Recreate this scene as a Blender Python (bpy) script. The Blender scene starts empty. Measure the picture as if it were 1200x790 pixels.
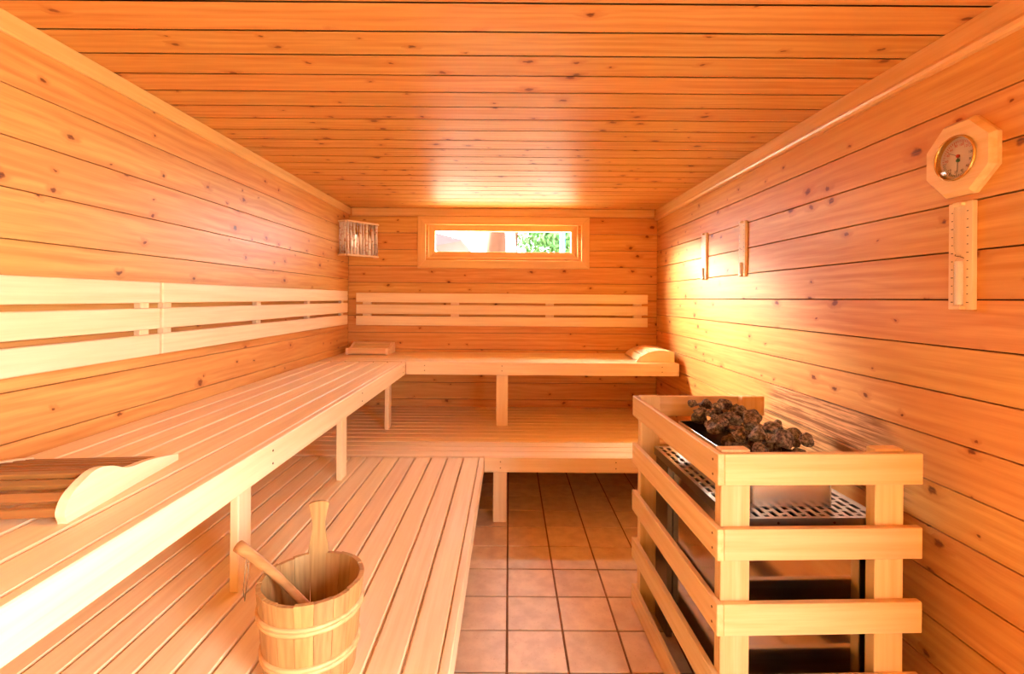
import bpy, bmesh, math, random
from mathutils import Matrix, Vector, Euler, noise

S = bpy.context.scene
COL = S.collection
R = math.radians
random.seed(7)

# ------------------------------------------------------------------ camera
F = 574.0                      # focal length in pixels of the 1200 px wide frame
cd = bpy.data.cameras.new('camera')
cd.sensor_width = 36.0
cd.lens = F / 1200.0 * 36.0
cd.shift_x = 0.0025
cd.shift_y = -0.0375
cd.clip_start = 0.02
cam = bpy.data.objects.new('camera', cd)
COL.objects.link(cam)
cam.location = (0, 0, 1.3)
cam.rotation_euler = Euler((R(90), R(0), 0))
cam.matrix_basis = Matrix.Translation((0, 0, 1.3)) @ Euler((R(90), 0, 0)).to_matrix().to_4x4() @ Matrix.Rotation(R(0.42), 4, 'Z')
S.camera = cam

# ------------------------------------------------------------------ view
S.view_settings.view_transform = 'Standard'
S.view_settings.look = 'None'
S.view_settings.gamma = 1.0
S.view_settings.use_curve_mapping = False
S.view_settings.exposure = 3.0

# ------------------------------------------------------------------ daylight
W = bpy.data.worlds.new('daylight')
S.world = W
W.use_nodes = True
bg = W.node_tree.nodes['Background']
bg.inputs['Color'].default_value = (0.96, 1.0, 1.08, 1)
bg.inputs['Strength'].default_value = 5.6

sun = bpy.data.lights.new('sun', 'SUN')
sun.energy = 32.0
sun.angle = R(42.0)
sun.color = (1.0, 0.93, 0.82)
so = bpy.data.objects.new('sun', sun)
COL.objects.link(so)
so.rotation_euler = Vector((1.249, -0.95, -0.78)).to_track_quat('-Z', 'Y').to_euler()
so.location = (-6, 9, 5)


def portal(name, loc, direction, sx, sy):
    l = bpy.data.lights.new(name, 'AREA')
    l.shape = 'RECTANGLE'
    l.size = sx
    l.size_y = sy
    l.cycles.is_portal = True
    o = bpy.data.objects.new(name, l)
    COL.objects.link(o)
    o.location = loc
    o.rotation_euler = Vector(direction).to_track_quat('-Z', 'Y').to_euler()


S.cycles.max_bounces = 14
S.cycles.diffuse_bounces = 9
S.cycles.glossy_bounces = 6
S.cycles.transparent_max_bounces = 12
S.cycles.caustics_reflective = False
S.cycles.caustics_refractive = False
S.cycles.sample_clamp_indirect = 12

# room dimensions (metres, camera stands at x = y = 0)
XL, XR, YB, YF, ZC = -1.365, 1.249, 4.15, -1.30, 2.06
DY0, DY1, DZ = -1.25, 0.0, 1.95         # unseen glazed door in the right wall, put in as the daylight source
portal('door_daylight_portal', (XR + 0.14, (DY0 + DY1) / 2, DZ / 2), (-1, 0, 0), DY1 - DY0, DZ)
portal('window_daylight_portal', (-0.055, YB + 0.14, 1.78), (0, -1, 0), 1.20, 0.24)


# ------------------------------------------------------------------ materials
def lin(r, g, b):
    f = lambda c: ((c / 255 + 0.055) / 1.055) ** 2.4 if c / 255 > 0.04045 else c / 255 / 12.92
    return (f(r), f(g), f(b), 1)


class NT:
    def __init__(s, name):
        m = bpy.data.materials.new(name)
        m.use_nodes = True
        s.m, s.t = m, m.node_tree
        s.b = s.t.nodes['Principled BSDF']

    def n(s, typ, **kw):
        x = s.t.nodes.new(typ)
        for k, v in kw.items():
            setattr(x, k, v)
        return x

    def l(s, a, b):
        s.t.links.new(a, b)

    def math(s, op, a, b=None, c=None, clamp=False):
        x = s.n('ShaderNodeMath', operation=op, use_clamp=clamp)
        for i, v in enumerate((a, b, c)):
            if v is None:
                continue
            if isinstance(v, (int, float)):
                x.inputs[i].default_value = v
            else:
                s.l(v, x.inputs[i])
        return x.outputs[0]

    def mix(s, f, a, b, blend='MIX'):
        x = s.n('ShaderNodeMix', data_type='RGBA', blend_type=blend)
        for i, v in ((0, f), (6, a), (7, b)):
            if isinstance(v, (int, float)):
                x.inputs[i].default_value = v
            elif isinstance(v, tuple):
                x.inputs[i].default_value = v
            else:
                s.l(v, x.inputs[i])
        return x.outputs[2]

    def ramp(s, f, lo, hi):
        x = s.n('ShaderNodeMapRange', interpolation_type='SMOOTHSTEP')
        s.l(f, x.inputs[0])
        x.inputs[1].default_value = lo
        x.inputs[2].default_value = hi
        return x.outputs[0]


def wood(name, base, dark, light, worn=None, knots=0.0, rough=0.4, var=0.12, rings=0.5, knot_col=(70, 30, 8), spec=0.5, ring_scale=9.0):
    N = NT(name)
    tc = N.n('ShaderNodeTexCoord')
    oi = N.n('ShaderNodeObjectInfo')
    off = N.n('ShaderNodeVectorMath', operation='MULTIPLY')
    comb = N.n('ShaderNodeCombineXYZ')
    for i in range(3):
        N.l(oi.outputs['Random'], comb.inputs[i])
    N.l(comb.outputs[0], off.inputs[0])
    off.inputs[1].default_value = (71.0, 23.0, 9.0)
    add = N.n('ShaderNodeVectorMath', operation='ADD')
    N.l(tc.outputs['Object'], add.inputs[0])
    N.l(off.outputs[0], add.inputs[1])
    P = add.outputs[0]

    def scaled(sx, sy, sz):
        v = N.n('ShaderNodeVectorMath', operation='MULTIPLY')
        N.l(P, v.inputs[0])
        v.inputs[1].default_value = (sx, sy, sz)
        return v.outputs[0]

    def nz(vec, scale, detail=3, rough_=0.55):
        x = N.n('ShaderNodeTexNoise')
        N.l(vec, x.inputs['Vector'])
        x.inputs['Scale'].default_value = scale
        x.inputs['Detail'].default_value = detail
        x.inputs['Roughness'].default_value = rough_
        return x.outputs[0]

    halo = None
    if knots > 0:
        vs = scaled(7.0, 10.5, 0.0)
        jit = nz(scaled(30, 45, 1), 1.0, 2)
        jit2 = nz(scaled(38, 34, 1), 1.0, 2)
        vv = N.n('ShaderNodeVectorMath', operation='ADD')
        js = N.n('ShaderNodeCombineXYZ')
        N.l(N.math('MULTIPLY_ADD', jit, 0.26, -0.13), js.inputs[0])
        N.l(N.math('MULTIPLY_ADD', jit2, 0.24, -0.12), js.inputs[1])
        N.l(vs, vv.inputs[0])
        N.l(js.outputs[0], vv.inputs[1])
        vo = N.n('ShaderNodeTexVoronoi', voronoi_dimensions='2D', feature='F1')
        N.l(vv.outputs[0], vo.inputs['Vector'])
        vo.inputs['Scale'].default_value = 1.0
        vo.inputs['Randomness'].default_value = 0.85
        sep = N.n('ShaderNodeSeparateColor')
        N.l(vo.outputs['Color'], sep.inputs[0])
        pick = N.math('LESS_THAN', sep.outputs[0], knots)
        rad = N.math('MULTIPLY_ADD', N.math('POWER', sep.outputs[1], 1.8), 0.12, 0.045)
        dn = N.math('DIVIDE', vo.outputs['Distance'], rad)
        core = N.math('MULTIPLY', N.math('SUBTRACT', 1.0, N.ramp(dn, 0.45, 1.1)), pick)
        halo = N.math('MULTIPLY', N.math('SUBTRACT', 1.0, N.ramp(dn, 0.6, 3.2)), pick)
    # growth rings
    wv = N.n('ShaderNodeTexWave', wave_type='BANDS', bands_direction='Y', wave_profile='SIN')
    wvec = N.n('ShaderNodeVectorMath', operation='ADD')
    N.l(scaled(0.22, 1.0, 1.0), wvec.inputs[0])
    if halo is not None:
        hh = N.n('ShaderNodeCombineXYZ')
        N.l(N.math('MULTIPLY', halo, 0.022), hh.inputs[1])
        N.l(hh.outputs[0], wvec.inputs[1])
    N.l(wvec.outputs[0], wv.inputs['Vector'])
    wv.inputs['Scale'].default_value = ring_scale
    wv.inputs['Distortion'].default_value = 7.0
    wv.inputs['Detail'].default_value = 2.0
    wv.inputs['Detail Scale'].default_value = 1.4
    streak = nz(scaled(1.6, 42, 42), 1.0, 4, 0.6)
    fine = nz(scaled(9, 260, 260), 1.0, 2)
    blot = nz(scaled(2.2, 6, 6), 1.0, 3)
    g = N.math('ADD', N.math('MULTIPLY', wv.outputs[0], 0.45 * rings), N.math('MULTIPLY', N.ramp(streak, 0.3, 0.72), 0.55))
    g = N.math('ADD', g, N.math('MULTIPLY_ADD', fine, 0.3, -0.15), clamp=True)
    c = N.mix(g, light, dark)
    c = N.mix(N.math('MULTIPLY', N.ramp(blot, 0.38, 0.7), 0.5), c, base)
    if halo is not None:
        c = N.mix(N.math('MULTIPLY', halo, 0.6), c, dark)
        kd = N.mix(N.ramp(fine, 0.3, 0.7), lin(*knot_col), lin(min(255, knot_col[0] * 2), min(255, int(knot_col[1] * 2.2)), knot_col[2] * 2))
        c = N.mix(N.math('MULTIPLY', core, 0.88), c, kd)
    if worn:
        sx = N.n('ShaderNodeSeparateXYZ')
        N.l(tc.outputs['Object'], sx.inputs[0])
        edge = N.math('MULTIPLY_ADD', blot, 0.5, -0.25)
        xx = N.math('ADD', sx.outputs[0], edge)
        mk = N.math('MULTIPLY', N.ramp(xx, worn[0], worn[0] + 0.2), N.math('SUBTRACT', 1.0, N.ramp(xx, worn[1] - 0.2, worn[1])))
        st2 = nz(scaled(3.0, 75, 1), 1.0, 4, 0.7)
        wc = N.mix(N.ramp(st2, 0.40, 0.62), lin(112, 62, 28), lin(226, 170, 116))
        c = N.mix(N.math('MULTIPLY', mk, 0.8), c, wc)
    hsv = N.n('ShaderNodeHueSaturation')
    N.l(c, hsv.inputs['Color'])
    N.l(N.math('MULTIPLY_ADD', oi.outputs['Random'], 2 * var, 1.0 - var), hsv.inputs['Value'])
    wn = N.n('ShaderNodeTexWhiteNoise', noise_dimensions='1D')
    N.l(oi.outputs['Random'], wn.inputs['W'])
    N.l(N.math('MULTIPLY_ADD', wn.outputs[0], 0.012, 0.494), hsv.inputs['Hue'])
    N.l(hsv.outputs[0], N.b.inputs['Base Color'])
    N.l(N.math('MULTIPLY_ADD', streak, 0.22, rough - 0.11), N.b.inputs['Roughness'])
    N.b.inputs['Specular IOR Level'].default_value = spec
    bp = N.n('ShaderNodeBump')
    bp.inputs['Strength'].default_value = 0.10
    bp.inputs['Distance'].default_value = 0.002
    N.l(g, bp.inputs['Height'])
    N.l(bp.outputs[0], N.b.inputs['Normal'])
    return N.m


def plain(name, col, rough=0.5, metal=0.0, noise_amt=0.12, nscale=30.0, spec=0.5, bump=0.0):
    N = NT(name)
    tc = N.n('ShaderNodeTexCoord')
    nz = N.n('ShaderNodeTexNoise')
    N.l(tc.outputs['Object'], nz.inputs['Vector'])
    nz.inputs['Scale'].default_value = nscale
    nz.inputs['Detail'].default_value = 4
    d = tuple(x * (1 - 2 * noise_amt) for x in col[:3]) + (1,)
    N.l(N.mix(nz.outputs[0], d, col), N.b.inputs['Base Color'])
    N.b.inputs['Roughness'].default_value = rough
    N.b.inputs['Metallic'].default_value = metal
    N.b.inputs['Specular IOR Level'].default_value = spec
    if bump:
        bp = N.n('ShaderNodeBump')
        bp.inputs['Strength'].default_value = bump
        bp.inputs['Distance'].default_value = 0.004
        N.l(nz.outputs[0], bp.inputs['Height'])
        N.l(bp.outputs[0], N.b.inputs['Normal'])
    return N.m


def glass(name, tint=(1, 1, 1, 1), refl=0.06):
    N = NT(name)
    N.t.nodes.remove(N.b)
    out = [x for x in N.t.nodes if x.type == 'OUTPUT_MATERIAL'][0]
    tr = N.n('ShaderNodeBsdfTransparent')
    tr.inputs[0].default_value = tint
    gl = N.n('ShaderNodeBsdfGlossy')
    gl.inputs['Roughness'].default_value = 0.03
    fr = N.n('ShaderNodeLayerWeight')
    fr.inputs[0].default_value = 0.25
    mx = N.n('ShaderNodeMixShader')
    N.l(N.math('MULTIPLY_ADD', fr.outputs['Fresnel'], 0.35, refl * 0.3, clamp=True), mx.inputs[0])
    N.l(tr.outputs[0], mx.inputs[1])
    N.l(gl.outputs[0], mx.inputs[2])
    N.l(mx.outputs[0], out.inputs[0])
    return N.m


M = {}
PINE = (lin(212, 153, 80), lin(190, 122, 54), lin(226, 173, 98))
PKW = dict(knots=0.34, rough=0.46, spec=0.32, var=0.05, rings=0.6)
M['pine'] = wood('varnished_pine', *PINE, **PKW)
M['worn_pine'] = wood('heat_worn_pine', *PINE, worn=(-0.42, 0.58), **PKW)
M['aspen'] = wood('pale_bench_wood', lin(238, 212, 166), lin(224, 192, 138), lin(245, 223, 182), knots=0.0, rough=0.5, var=0.05, rings=0.25, spec=0.35)
M['guard'] = wood('guard_wood', lin(226, 190, 130), lin(206, 162, 98), lin(236, 206, 150), knots=0.0, rough=0.5, var=0.06, rings=0.3, spec=0.35)
M['trimwood'] = wood('trim_wood', lin(224, 178, 112), lin(206, 150, 82), lin(234, 196, 130), knots=0.0, rough=0.35, var=0.05, rings=0.35)
M['dark_slat'] = wood('dark_headrest_slat', lin(142, 92, 42), lin(112, 68, 28), lin(160, 108, 54), knots=0.0, rough=0.5, var=0.08, rings=0.3)
M['bucket'] = wood('bucket_wood', lin(176, 132, 76), lin(144, 96, 48), lin(192, 152, 94), knots=0.0, rough=0.5, var=0.08, rings=0.5, ring_scale=20)
M['hoop'] = wood('hoop_wood', lin(212, 168, 106), lin(184, 132, 74), lin(226, 188, 130), rough=0.5, var=0.04)
M['shell'] = plain('wall_backing', lin(90, 48, 20), 0.8)
M['grout'] = plain('grout', lin(146, 100, 62), 0.85, nscale=120)
M['steel'] = plain('polished_steel', lin(205, 200, 190), 0.10, 1.0, 0.04, 8)
M['brushed'] = plain('brushed_steel', lin(150, 140, 122), 0.38, 1.0, 0.12, 60)
M['grille'] = plain('grille_steel', lin(196, 188, 172), 0.28, 1.0, 0.08, 40)
M['satin'] = plain('satin_steel', lin(214, 206, 190), 0.26, 1.0, 0.06, 12)
M['black'] = plain('black_metal', lin(28, 24, 22), 0.5)
M['screw'] = plain('screw_metal', lin(120, 84, 50), 0.4, 0.8)
M['brass'] = plain('brass_ring', lin(226, 186, 112), 0.25, 1.0, 0.05)
M['dial'] = plain('dial_paper', lin(226, 206, 182), 0.5, 0, 0.04, 60)
M['red'] = plain('red_ink', lin(214, 60, 34), 0.5)
M['green'] = plain('green_ink', lin(60, 110, 70), 0.5)
M['ink'] = plain('dark_ink', lin(60, 40, 28), 0.6)
M['sand'] = plain('white_sand', lin(244, 236, 226), 0.8, 0, 0.06, 400)
M['glass'] = glass('clear_glass')
M['vial'] = glass('vial_glass', (0.98, 0.98, 0.97, 1), 0.05)
M['string'] = plain('string', lin(150, 130, 98), 0.9)
M['water'] = plain('dark_bucket_floor', lin(72, 44, 20), 0.25)
M['ground'] = plain('pale_ground', lin(158, 156, 130), 0.9, 0, 0.1, 2)
M['bark'] = plain('bark', lin(58, 34, 22), 0.9, 0, 0.35, 14, spec=0.03, bump=0.6)
M['leaf'] = plain('leaf', lin(58, 92, 44), 0.6, 0, 0.3, 6, spec=0.1)
M['roof'] = plain('roof_tile', lin(60, 48, 48), 0.8, 0, 0.2, 20, spec=0.03)
M['plaster'] = plain('plaster', lin(236, 232, 224), 0.9, 0, 0.06, 10)
M['blue'] = plain('blue_paint', lin(46, 84, 140), 0.6, spec=0.1)


def tile_mat():
    N = NT('terracotta_tile')
    tc = N.n('ShaderNodeTexCoord')
    oi = N.n('ShaderNodeObjectInfo')
    cb = N.n('ShaderNodeCombineXYZ')
    N.l(N.math('MULTIPLY', oi.outputs['Random'], 50), cb.inputs[0])
    ad = N.n('ShaderNodeVectorMath', operation='ADD')
    N.l(tc.outputs['Object'], ad.inputs[0])
    N.l(cb.outputs[0], ad.inputs[1])
    nz = N.n('ShaderNodeTexNoise')
    N.l(ad.outputs[0], nz.inputs['Vector'])
    nz.inputs['Scale'].default_value = 14
    nz.inputs['Detail'].default_value = 6
    n2 = N.n('ShaderNodeTexNoise')
    N.l(ad.outputs[0], n2.inputs['Vector'])
    n2.inputs['Scale'].default_value = 140
    c = N.mix(N.ramp(nz.outputs[0], 0.3, 0.7), lin(206, 174, 140), lin(224, 196, 160))
    c = N.mix(N.math('MULTIPLY', N.ramp(n2.outputs[0], 0.62, 0.75), 0.4), c, lin(180, 132, 100))
    h = N.n('ShaderNodeHueSaturation')
    N.l(c, h.inputs['Color'])
    N.l(N.math('MULTIPLY_ADD', oi.outputs['Random'], 0.14, 0.93), h.inputs['Value'])
    N.l(h.outputs[0], N.b.inputs['Base Color'])
    N.l(N.math('MULTIPLY_ADD', nz.outputs[0], 0.2, 0.28), N.b.inputs['Roughness'])
    return N.m


def stone_mat():
    N = NT('sauna_stone')
    tc = N.n('ShaderNodeTexCoord')
    oi = N.n('ShaderNodeObjectInfo')
    nz = N.n('ShaderNodeTexNoise')
    N.l(tc.outputs['Object'], nz.inputs['Vector'])
    nz.inputs['Scale'].default_value = 2.6
    nz.inputs['Detail'].default_value = 8
    nz.inputs['Roughness'].default_value = 0.7
    c = N.mix(N.ramp(nz.outputs[0], 0.35, 0.7), lin(38, 32, 26), lin(170, 152, 128))
    h = N.n('ShaderNodeHueSaturation')
    N.l(c, h.inputs['Color'])
    N.l(N.math('MULTIPLY_ADD', oi.outputs['Random'], 0.5, 0.75), h.inputs['Value'])
    N.l(h.outputs[0], N.b.inputs['Base Color'])
    N.b.inputs['Roughness'].default_value = 0.75
    bp = N.n('ShaderNodeBump')
    bp.inputs['Strength'].default_value = 0.3
    bp.inputs['Distance'].default_value = 0.003
    N.l(nz.outputs[0], bp.inputs['Height'])
    N.l(bp.outputs[0], N.b.inputs['Normal'])
    return N.m


def birch_mat():
    N = NT('birch_rod')
    tc = N.n('ShaderNodeTexCoord')
    oi = N.n('ShaderNodeObjectInfo')
    cb = N.n('ShaderNodeCombineXYZ')
    N.l(N.math('MULTIPLY', oi.outputs['Random'], 40), cb.inputs[2])
    ad = N.n('ShaderNodeVectorMath', operation='ADD')
    N.l(tc.outputs['Object'], ad.inputs[0])
    N.l(cb.outputs[0], ad.inputs[1])
    nz = N.n('ShaderNodeTexNoise')
    N.l(ad.outputs[0], nz.inputs['Vector'])
    nz.inputs['Scale'].default_value = 45
    nz.inputs['Detail'].default_value = 3
    c = N.mix(N.ramp(nz.outputs[0], 0.55, 0.68), lin(246, 238, 222), lin(214, 156, 112))
    N.l(c, N.b.inputs['Base Color'])
    N.b.inputs['Roughness'].default_value = 0.6
    return N.m


M['tile'] = tile_mat()
M['stone'] = stone_mat()
M['birch'] = birch_mat()


# ------------------------------------------------------------------ helpers
def tag(o, label, cat, group=None):
    o['label'] = label
    o['category'] = cat
    if group:
        o['group'] = group
    return o


def thing(name, label, cat, loc=(0, 0, 0), rotz=0.0, group=None):
    o = bpy.data.objects.new(name, None)
    o.empty_display_size = 0.05
    COL.objects.link(o)
    o.location = loc
    o.rotation_euler = (0, 0, rotz)
    return tag(o, label, cat, group)


def mesh(name, bm, mat, smooth=False):
    bmesh.ops.recalc_face_normals(bm, faces=bm.faces[:])
    me = bpy.data.meshes.new(name)
    bm.to_mesh(me)
    bm.free()
    if smooth:
        for p in me.polygons:
            p.use_smooth = True
    me.materials.append(M[mat])
    return me


def put(name, me, parent=None, loc=(0, 0, 0), rot=None):
    o = bpy.data.objects.new(name, me)
    COL.objects.link(o)
    o.parent = parent
    o.location = loc
    if rot is not None:
        o.rotation_euler = rot
    return o


def struct(o):
    o['kind'] = 'structure'
    return o


def box_bm(L, Wd, T, bev=0.0):
    bm = bmesh.new()
    bmesh.ops.create_cube(bm, size=1.0)
    bmesh.ops.scale(bm, vec=(L, Wd, T), verts=bm.verts[:])
    if bev > 0:
        bmesh.ops.bevel(bm, geom=bm.edges[:], offset=min(bev, 0.45 * min(L, Wd, T)), segments=1, affect='EDGES', profile=0.5)
    return bm


CACHE = {}


def eul(cx, cy, cz):
    return Matrix((cx, cy, cz)).transposed().to_euler()


# board frames: local X = length, local Y = width, local Z = outward normal
FR = {
    'left': eul((0, 1, 0), (0, 0, 1), (1, 0, 0)),
    'right': eul((0, -1, 0), (0, 0, 1), (-1, 0, 0)),
    'back': eul((1, 0, 0), (0, 0, 1), (0, -1, 0)),
    'front': eul((-1, 0, 0), (0, 0, 1), (0, 1, 0)),
    'ceil': eul((1, 0, 0), (0, -1, 0), (0, 0, -1)),
    'x': eul((1, 0, 0), (0, 1, 0), (0, 0, 1)),
    'y': eul((0, 1, 0), (-1, 0, 0), (0, 0, 1)),
    'zx': eul((0, 0, 1), (1, 0, 0), (0, 1, 0)),     # upright, width along x
    'zy': eul((0, 0, 1), (0, 1, 0), (-1, 0, 0)),    # upright, width along y
}


def board(name, parent, c, L, Wd, T, frame, mat, bev=0.002):
    k = (round(L, 4), round(Wd, 4), round(T, 4), mat, bev)
    if k not in CACHE:
        CACHE[k] = mesh(name, box_bm(L, Wd, T, bev), mat)
    return put(name, CACHE[k], parent, c, FR[frame] if isinstance(frame, str) else frame)


def span(name, parent, x0, x1, y0, y1, z0, z1, frame, mat, bev=0.002):
    """a board filling the box given by its bounds"""
    c = ((x0 + x1) / 2, (y0 + y1) / 2, (z0 + z1) / 2)
    dx, dy, dz = x1 - x0, y1 - y0, z1 - z0
    L, Wd, T = {'left': (dy, dz, dx), 'right': (dy, dz, dx), 'back': (dx, dz, dy), 'front': (dx, dz, dy), 'ceil': (dx, dy, dz),
                'x': (dx, dy, dz), 'y': (dy, dx, dz), 'zx': (dz, dx, dy), 'zy': (dz, dy, dx)}[frame]
    return board(name, parent, c, L, Wd, T, frame, mat, bev)


def prism_bm(pts, t, axis='x'):
    """polygon pts (a, b) extruded by t; axis x: (a,b)=(y,z), axis y: (x,z), axis z: (x,y)"""
    bm = bmesh.new()
    def v(a, b, h):
        return {'x': (h, a, b), 'y': (a, h, b), 'z': (a, b, h)}[axis]
    lo = [bm.verts.new(v(a, b, 0)) for a, b in pts]
    hi = [bm.verts.new(v(a, b, t)) for a, b in pts]
    bm.faces.new(lo)
    bm.faces.new(hi[::-1])
    n = len(pts)
    for i in range(n):
        bm.faces.new((lo[i], lo[(i + 1) % n], hi[(i + 1) % n], hi[i]))
    return bm


def tube_bm(path, radii, seg=10, cap=True):
    bm = bmesh.new()
    rings = []
    pts = [Vector(p) for p in path]
    if isinstance(radii, (int, float)):
        radii = [radii] * len(pts)
    up = Vector((0, 0, 1))
    for i, p in enumerate(pts):
        t = (pts[min(i + 1, len(pts) - 1)] - pts[max(i - 1, 0)]).normalized()
        a = t.cross(up)
        if a.length < 1e-3:
            a = t.cross(Vector((1, 0, 0)))
        a.normalize()
        b = a.cross(t).normalized()
        rings.append([bm.verts.new(p + radii[i] * (math.cos(2 * math.pi * k / seg) * a + math.sin(2 * math.pi * k / seg) * b)) for k in range(seg)])
    for r0, r1 in zip(rings, rings[1:]):
        for k in range(seg):
            bm.faces.new((r0[k], r0[(k + 1) % seg], r1[(k + 1) % seg], r1[k]))
    if cap:
        bm.faces.new(rings[0])
        bm.faces.new(rings[-1])
    return bm


def lathe_bm(prof, seg=32, cap0=False, cap1=False):
    bm = bmesh.new()
    rings = [[bm.verts.new((r * math.cos(2 * math.pi * k / seg), r * math.sin(2 * math.pi * k / seg), z)) for k in range(seg)] for r, z in prof]
    for r0, r1 in zip(rings, rings[1:]):
        for k in range(seg):
            bm.faces.new((r0[k], r0[(k + 1) % seg], r1[(k + 1) % seg], r1[k]))
    if cap0:
        bm.faces.new(rings[0])
    if cap1:
        bm.faces.new(rings[-1])
    return bm


GY = Euler((0, 0, R(90)))


def grain_y(bm):
    """turn the shape so that its own y direction becomes local x (the grain); place it with rotation GY"""
    bmesh.ops.rotate(bm, cent=(0, 0, 0), matrix=Matrix.Rotation(R(-90), 3, 'Z'), verts=bm.verts[:])
    return bm


def slab(name, x0, x1, y0, y1, z0, z1, mat, parent=None):
    bm = box_bm(x1 - x0, y1 - y0, z1 - z0)
    return put(name, mesh(name, bm, mat), parent, ((x0 + x1) / 2, (y0 + y1) / 2, (z0 + z1) / 2))


# ------------------------------------------------------------------ room shell
T = 0.018          # board thickness
G = 0.004          # joint between boards
floor = struct(slab('floor', XL - 0.1, XR + 0.1, YF - 0.1, YB + 0.1, -0.12, -0.006, 'grout'))
ceiling = struct(slab('ceiling', XL - 0.1, XR + 0.1, YF - 0.1, YB + 0.1, ZC + T + 0.001, ZC + 0.12, 'shell'))
wall_left = struct(slab('wall_left', XL - 0.12, XL - T - 0.001, YF - 0.1, YB + 0.1, -0.005, ZC + T, 'shell'))


def multi_slab(name, boxes, mat):
    bm = bmesh.new()
    for x0, x1, y0, y1, z0, z1 in boxes:
        r = bmesh.ops.create_cube(bm, size=1.0)
        bmesh.ops.scale(bm, vec=(x1 - x0, y1 - y0, z1 - z0), verts=r['verts'])
        bmesh.ops.translate(bm, vec=((x0 + x1) / 2, (y0 + y1) / 2, (z0 + z1) / 2), verts=r['verts'])
    return put(name, mesh(name, bm, mat))


xr0, xr1 = XR + T + 0.001, XR + 0.12
wall_right = struct(multi_slab('wall_right', [(xr0, xr1, DY1, YB + 0.1, -0.005, ZC + T), (xr0, xr1, YF - 0.1, DY0, -0.005, ZC + T), (xr0, xr1, DY0, DY1, DZ, ZC + T)], 'shell'))
WX0, WX1, WZ0, WZ1 = -0.70, 0.585, 1.635, 1.935      # window opening
yb0, yb1 = YB + T + 0.001, YB + 0.12
xa, xb = XL - T, XR + T
wall_back = struct(multi_slab('wall_back', [(xa, WX0, yb0, yb1, -0.005, ZC + T), (WX1, xb, yb0, yb1, -0.005, ZC + T), (WX0, WX1, yb0, yb1, -0.005, WZ0), (WX0, WX1, yb0, yb1, WZ1, ZC + T)], 'shell'))
wall_front = struct(slab('wall_front', XL - T, XR + T, YF - 0.12, YF - T - 0.001, -0.005, ZC + T, 'shell'))


def rel(parent, c):
    return tuple(Vector(c) - parent.location)


def wall_boards(parent, side, seam, pitch, a0, a1, holes=()):
    """horizontal boards between a0 and a1 along the wall; seam = height of one joint"""
    z = seam
    while z - pitch > -0.02:
        z -= pitch
    while z < ZC:
        g = {'right': G, 'back': 0.0036}.get(side, 0.0024)
        z0, z1 = max(z + g / 2, 0.0), min(z + pitch - g / 2, ZC)
        if z1 - z0 > 0.012:
            segs = [(a0, a1)]
            for (h0, h1, hz0, hz1) in holes:
                if z1 > hz0 and z0 < hz1:
                    if z0 < hz0 - 0.012:
                        yield_board(parent, side, max(h0, a0), min(h1, a1), z0, hz0)
                    if z1 > hz1 + 0.012:
                        yield_board(parent, side, max(h0, a0), min(h1, a1), hz1, z1)
                    segs = [s for p in segs for s in ((p[0], h0), (h1, p[1])) if s[1] - s[0] > 0.01]
            for s in segs:
                yield_board(parent, side, s[0], s[1], z0, z1)
        z += pitch


def yield_board(parent, side, a0, a1, z0, z1):
    m, zc = (a0 + a1) / 2, (z0 + z1) / 2
    c = {'left': (XL - T / 2, m, zc), 'right': (XR + T / 2, m, zc), 'back': (m, YB + T / 2, zc), 'front': (m, YF - T / 2, zc)}[side]
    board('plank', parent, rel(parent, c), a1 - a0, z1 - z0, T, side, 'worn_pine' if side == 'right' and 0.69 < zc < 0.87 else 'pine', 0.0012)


wall_boards(wall_left, 'left', 1.872, 0.1397, YF, YB)
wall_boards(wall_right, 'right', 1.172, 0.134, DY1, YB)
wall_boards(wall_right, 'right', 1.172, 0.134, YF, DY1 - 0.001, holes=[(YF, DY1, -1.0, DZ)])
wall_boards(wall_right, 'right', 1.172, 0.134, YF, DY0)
wall_boards(wall_back, 'back', 1.850, 0.1405, XL, XR, holes=[(WX0, WX1, WZ0, WZ1)])
wall_boards(wall_front, 'front', 1.872, 0.1397, XL, XR)

cp = 0.1372
y = 1.26
while y - cp > YF - 0.1:
    y -= cp
while y < YB:
    y0, y1 = max(y + 0.0038, YF), min(y + cp - 0.0038, YB)
    if y1 - y0 > 0.012:
        kk = ('ceil', round(y1 - y0, 4))
        if kk not in CACHE:
            bmc = box_bm(XR - XL, y1 - y0, T)          # edges undercut towards the back, as on shadow-gap boards
            for v in bmc.verts:
                if v.co.z < 0:
                    v.co.y *= max(0.2, 1 - 0.056 / (y1 - y0))
            CACHE[kk] = mesh('plank', bmc, 'pine')
        put('plank', CACHE[kk], ceiling, rel(ceiling, ((XL + XR) / 2, (y0 + y1) / 2, ZC + T / 2)), FR['ceil'])
    y += cp

# cornice boards with a rounded lower lip
def cornice(name, side, z0, a0, a1):
    th = 0.022
    pts = [(0, z0), (0.016, z0), (0.024, z0 + 0.006), (0.027, z0 + 0.015), (0.024, z0 + 0.024), (0.015, z0 + 0.029), (0.015, ZC - 0.001), (0, ZC - 0.001)]
    if side == 'left':
        pts = [(0, z0), (0.010, z0), (0.013, z0 + 0.004), (0.013, ZC - 0.001), (0, ZC - 0.001)]
        bm = prism_bm([(a, b) for a, b in pts], a1 - a0, 'y')
        loc = (XL + 0.0005, a0, 0)
    else:
        bm = prism_bm([(-a, b) for a, b in pts], a1 - a0, 'y')
        loc = (XR - 0.0005, a0, 0)
    return struct(put(name, mesh(name, grain_y(bm), 'trimwood'), None, loc, GY))


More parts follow.
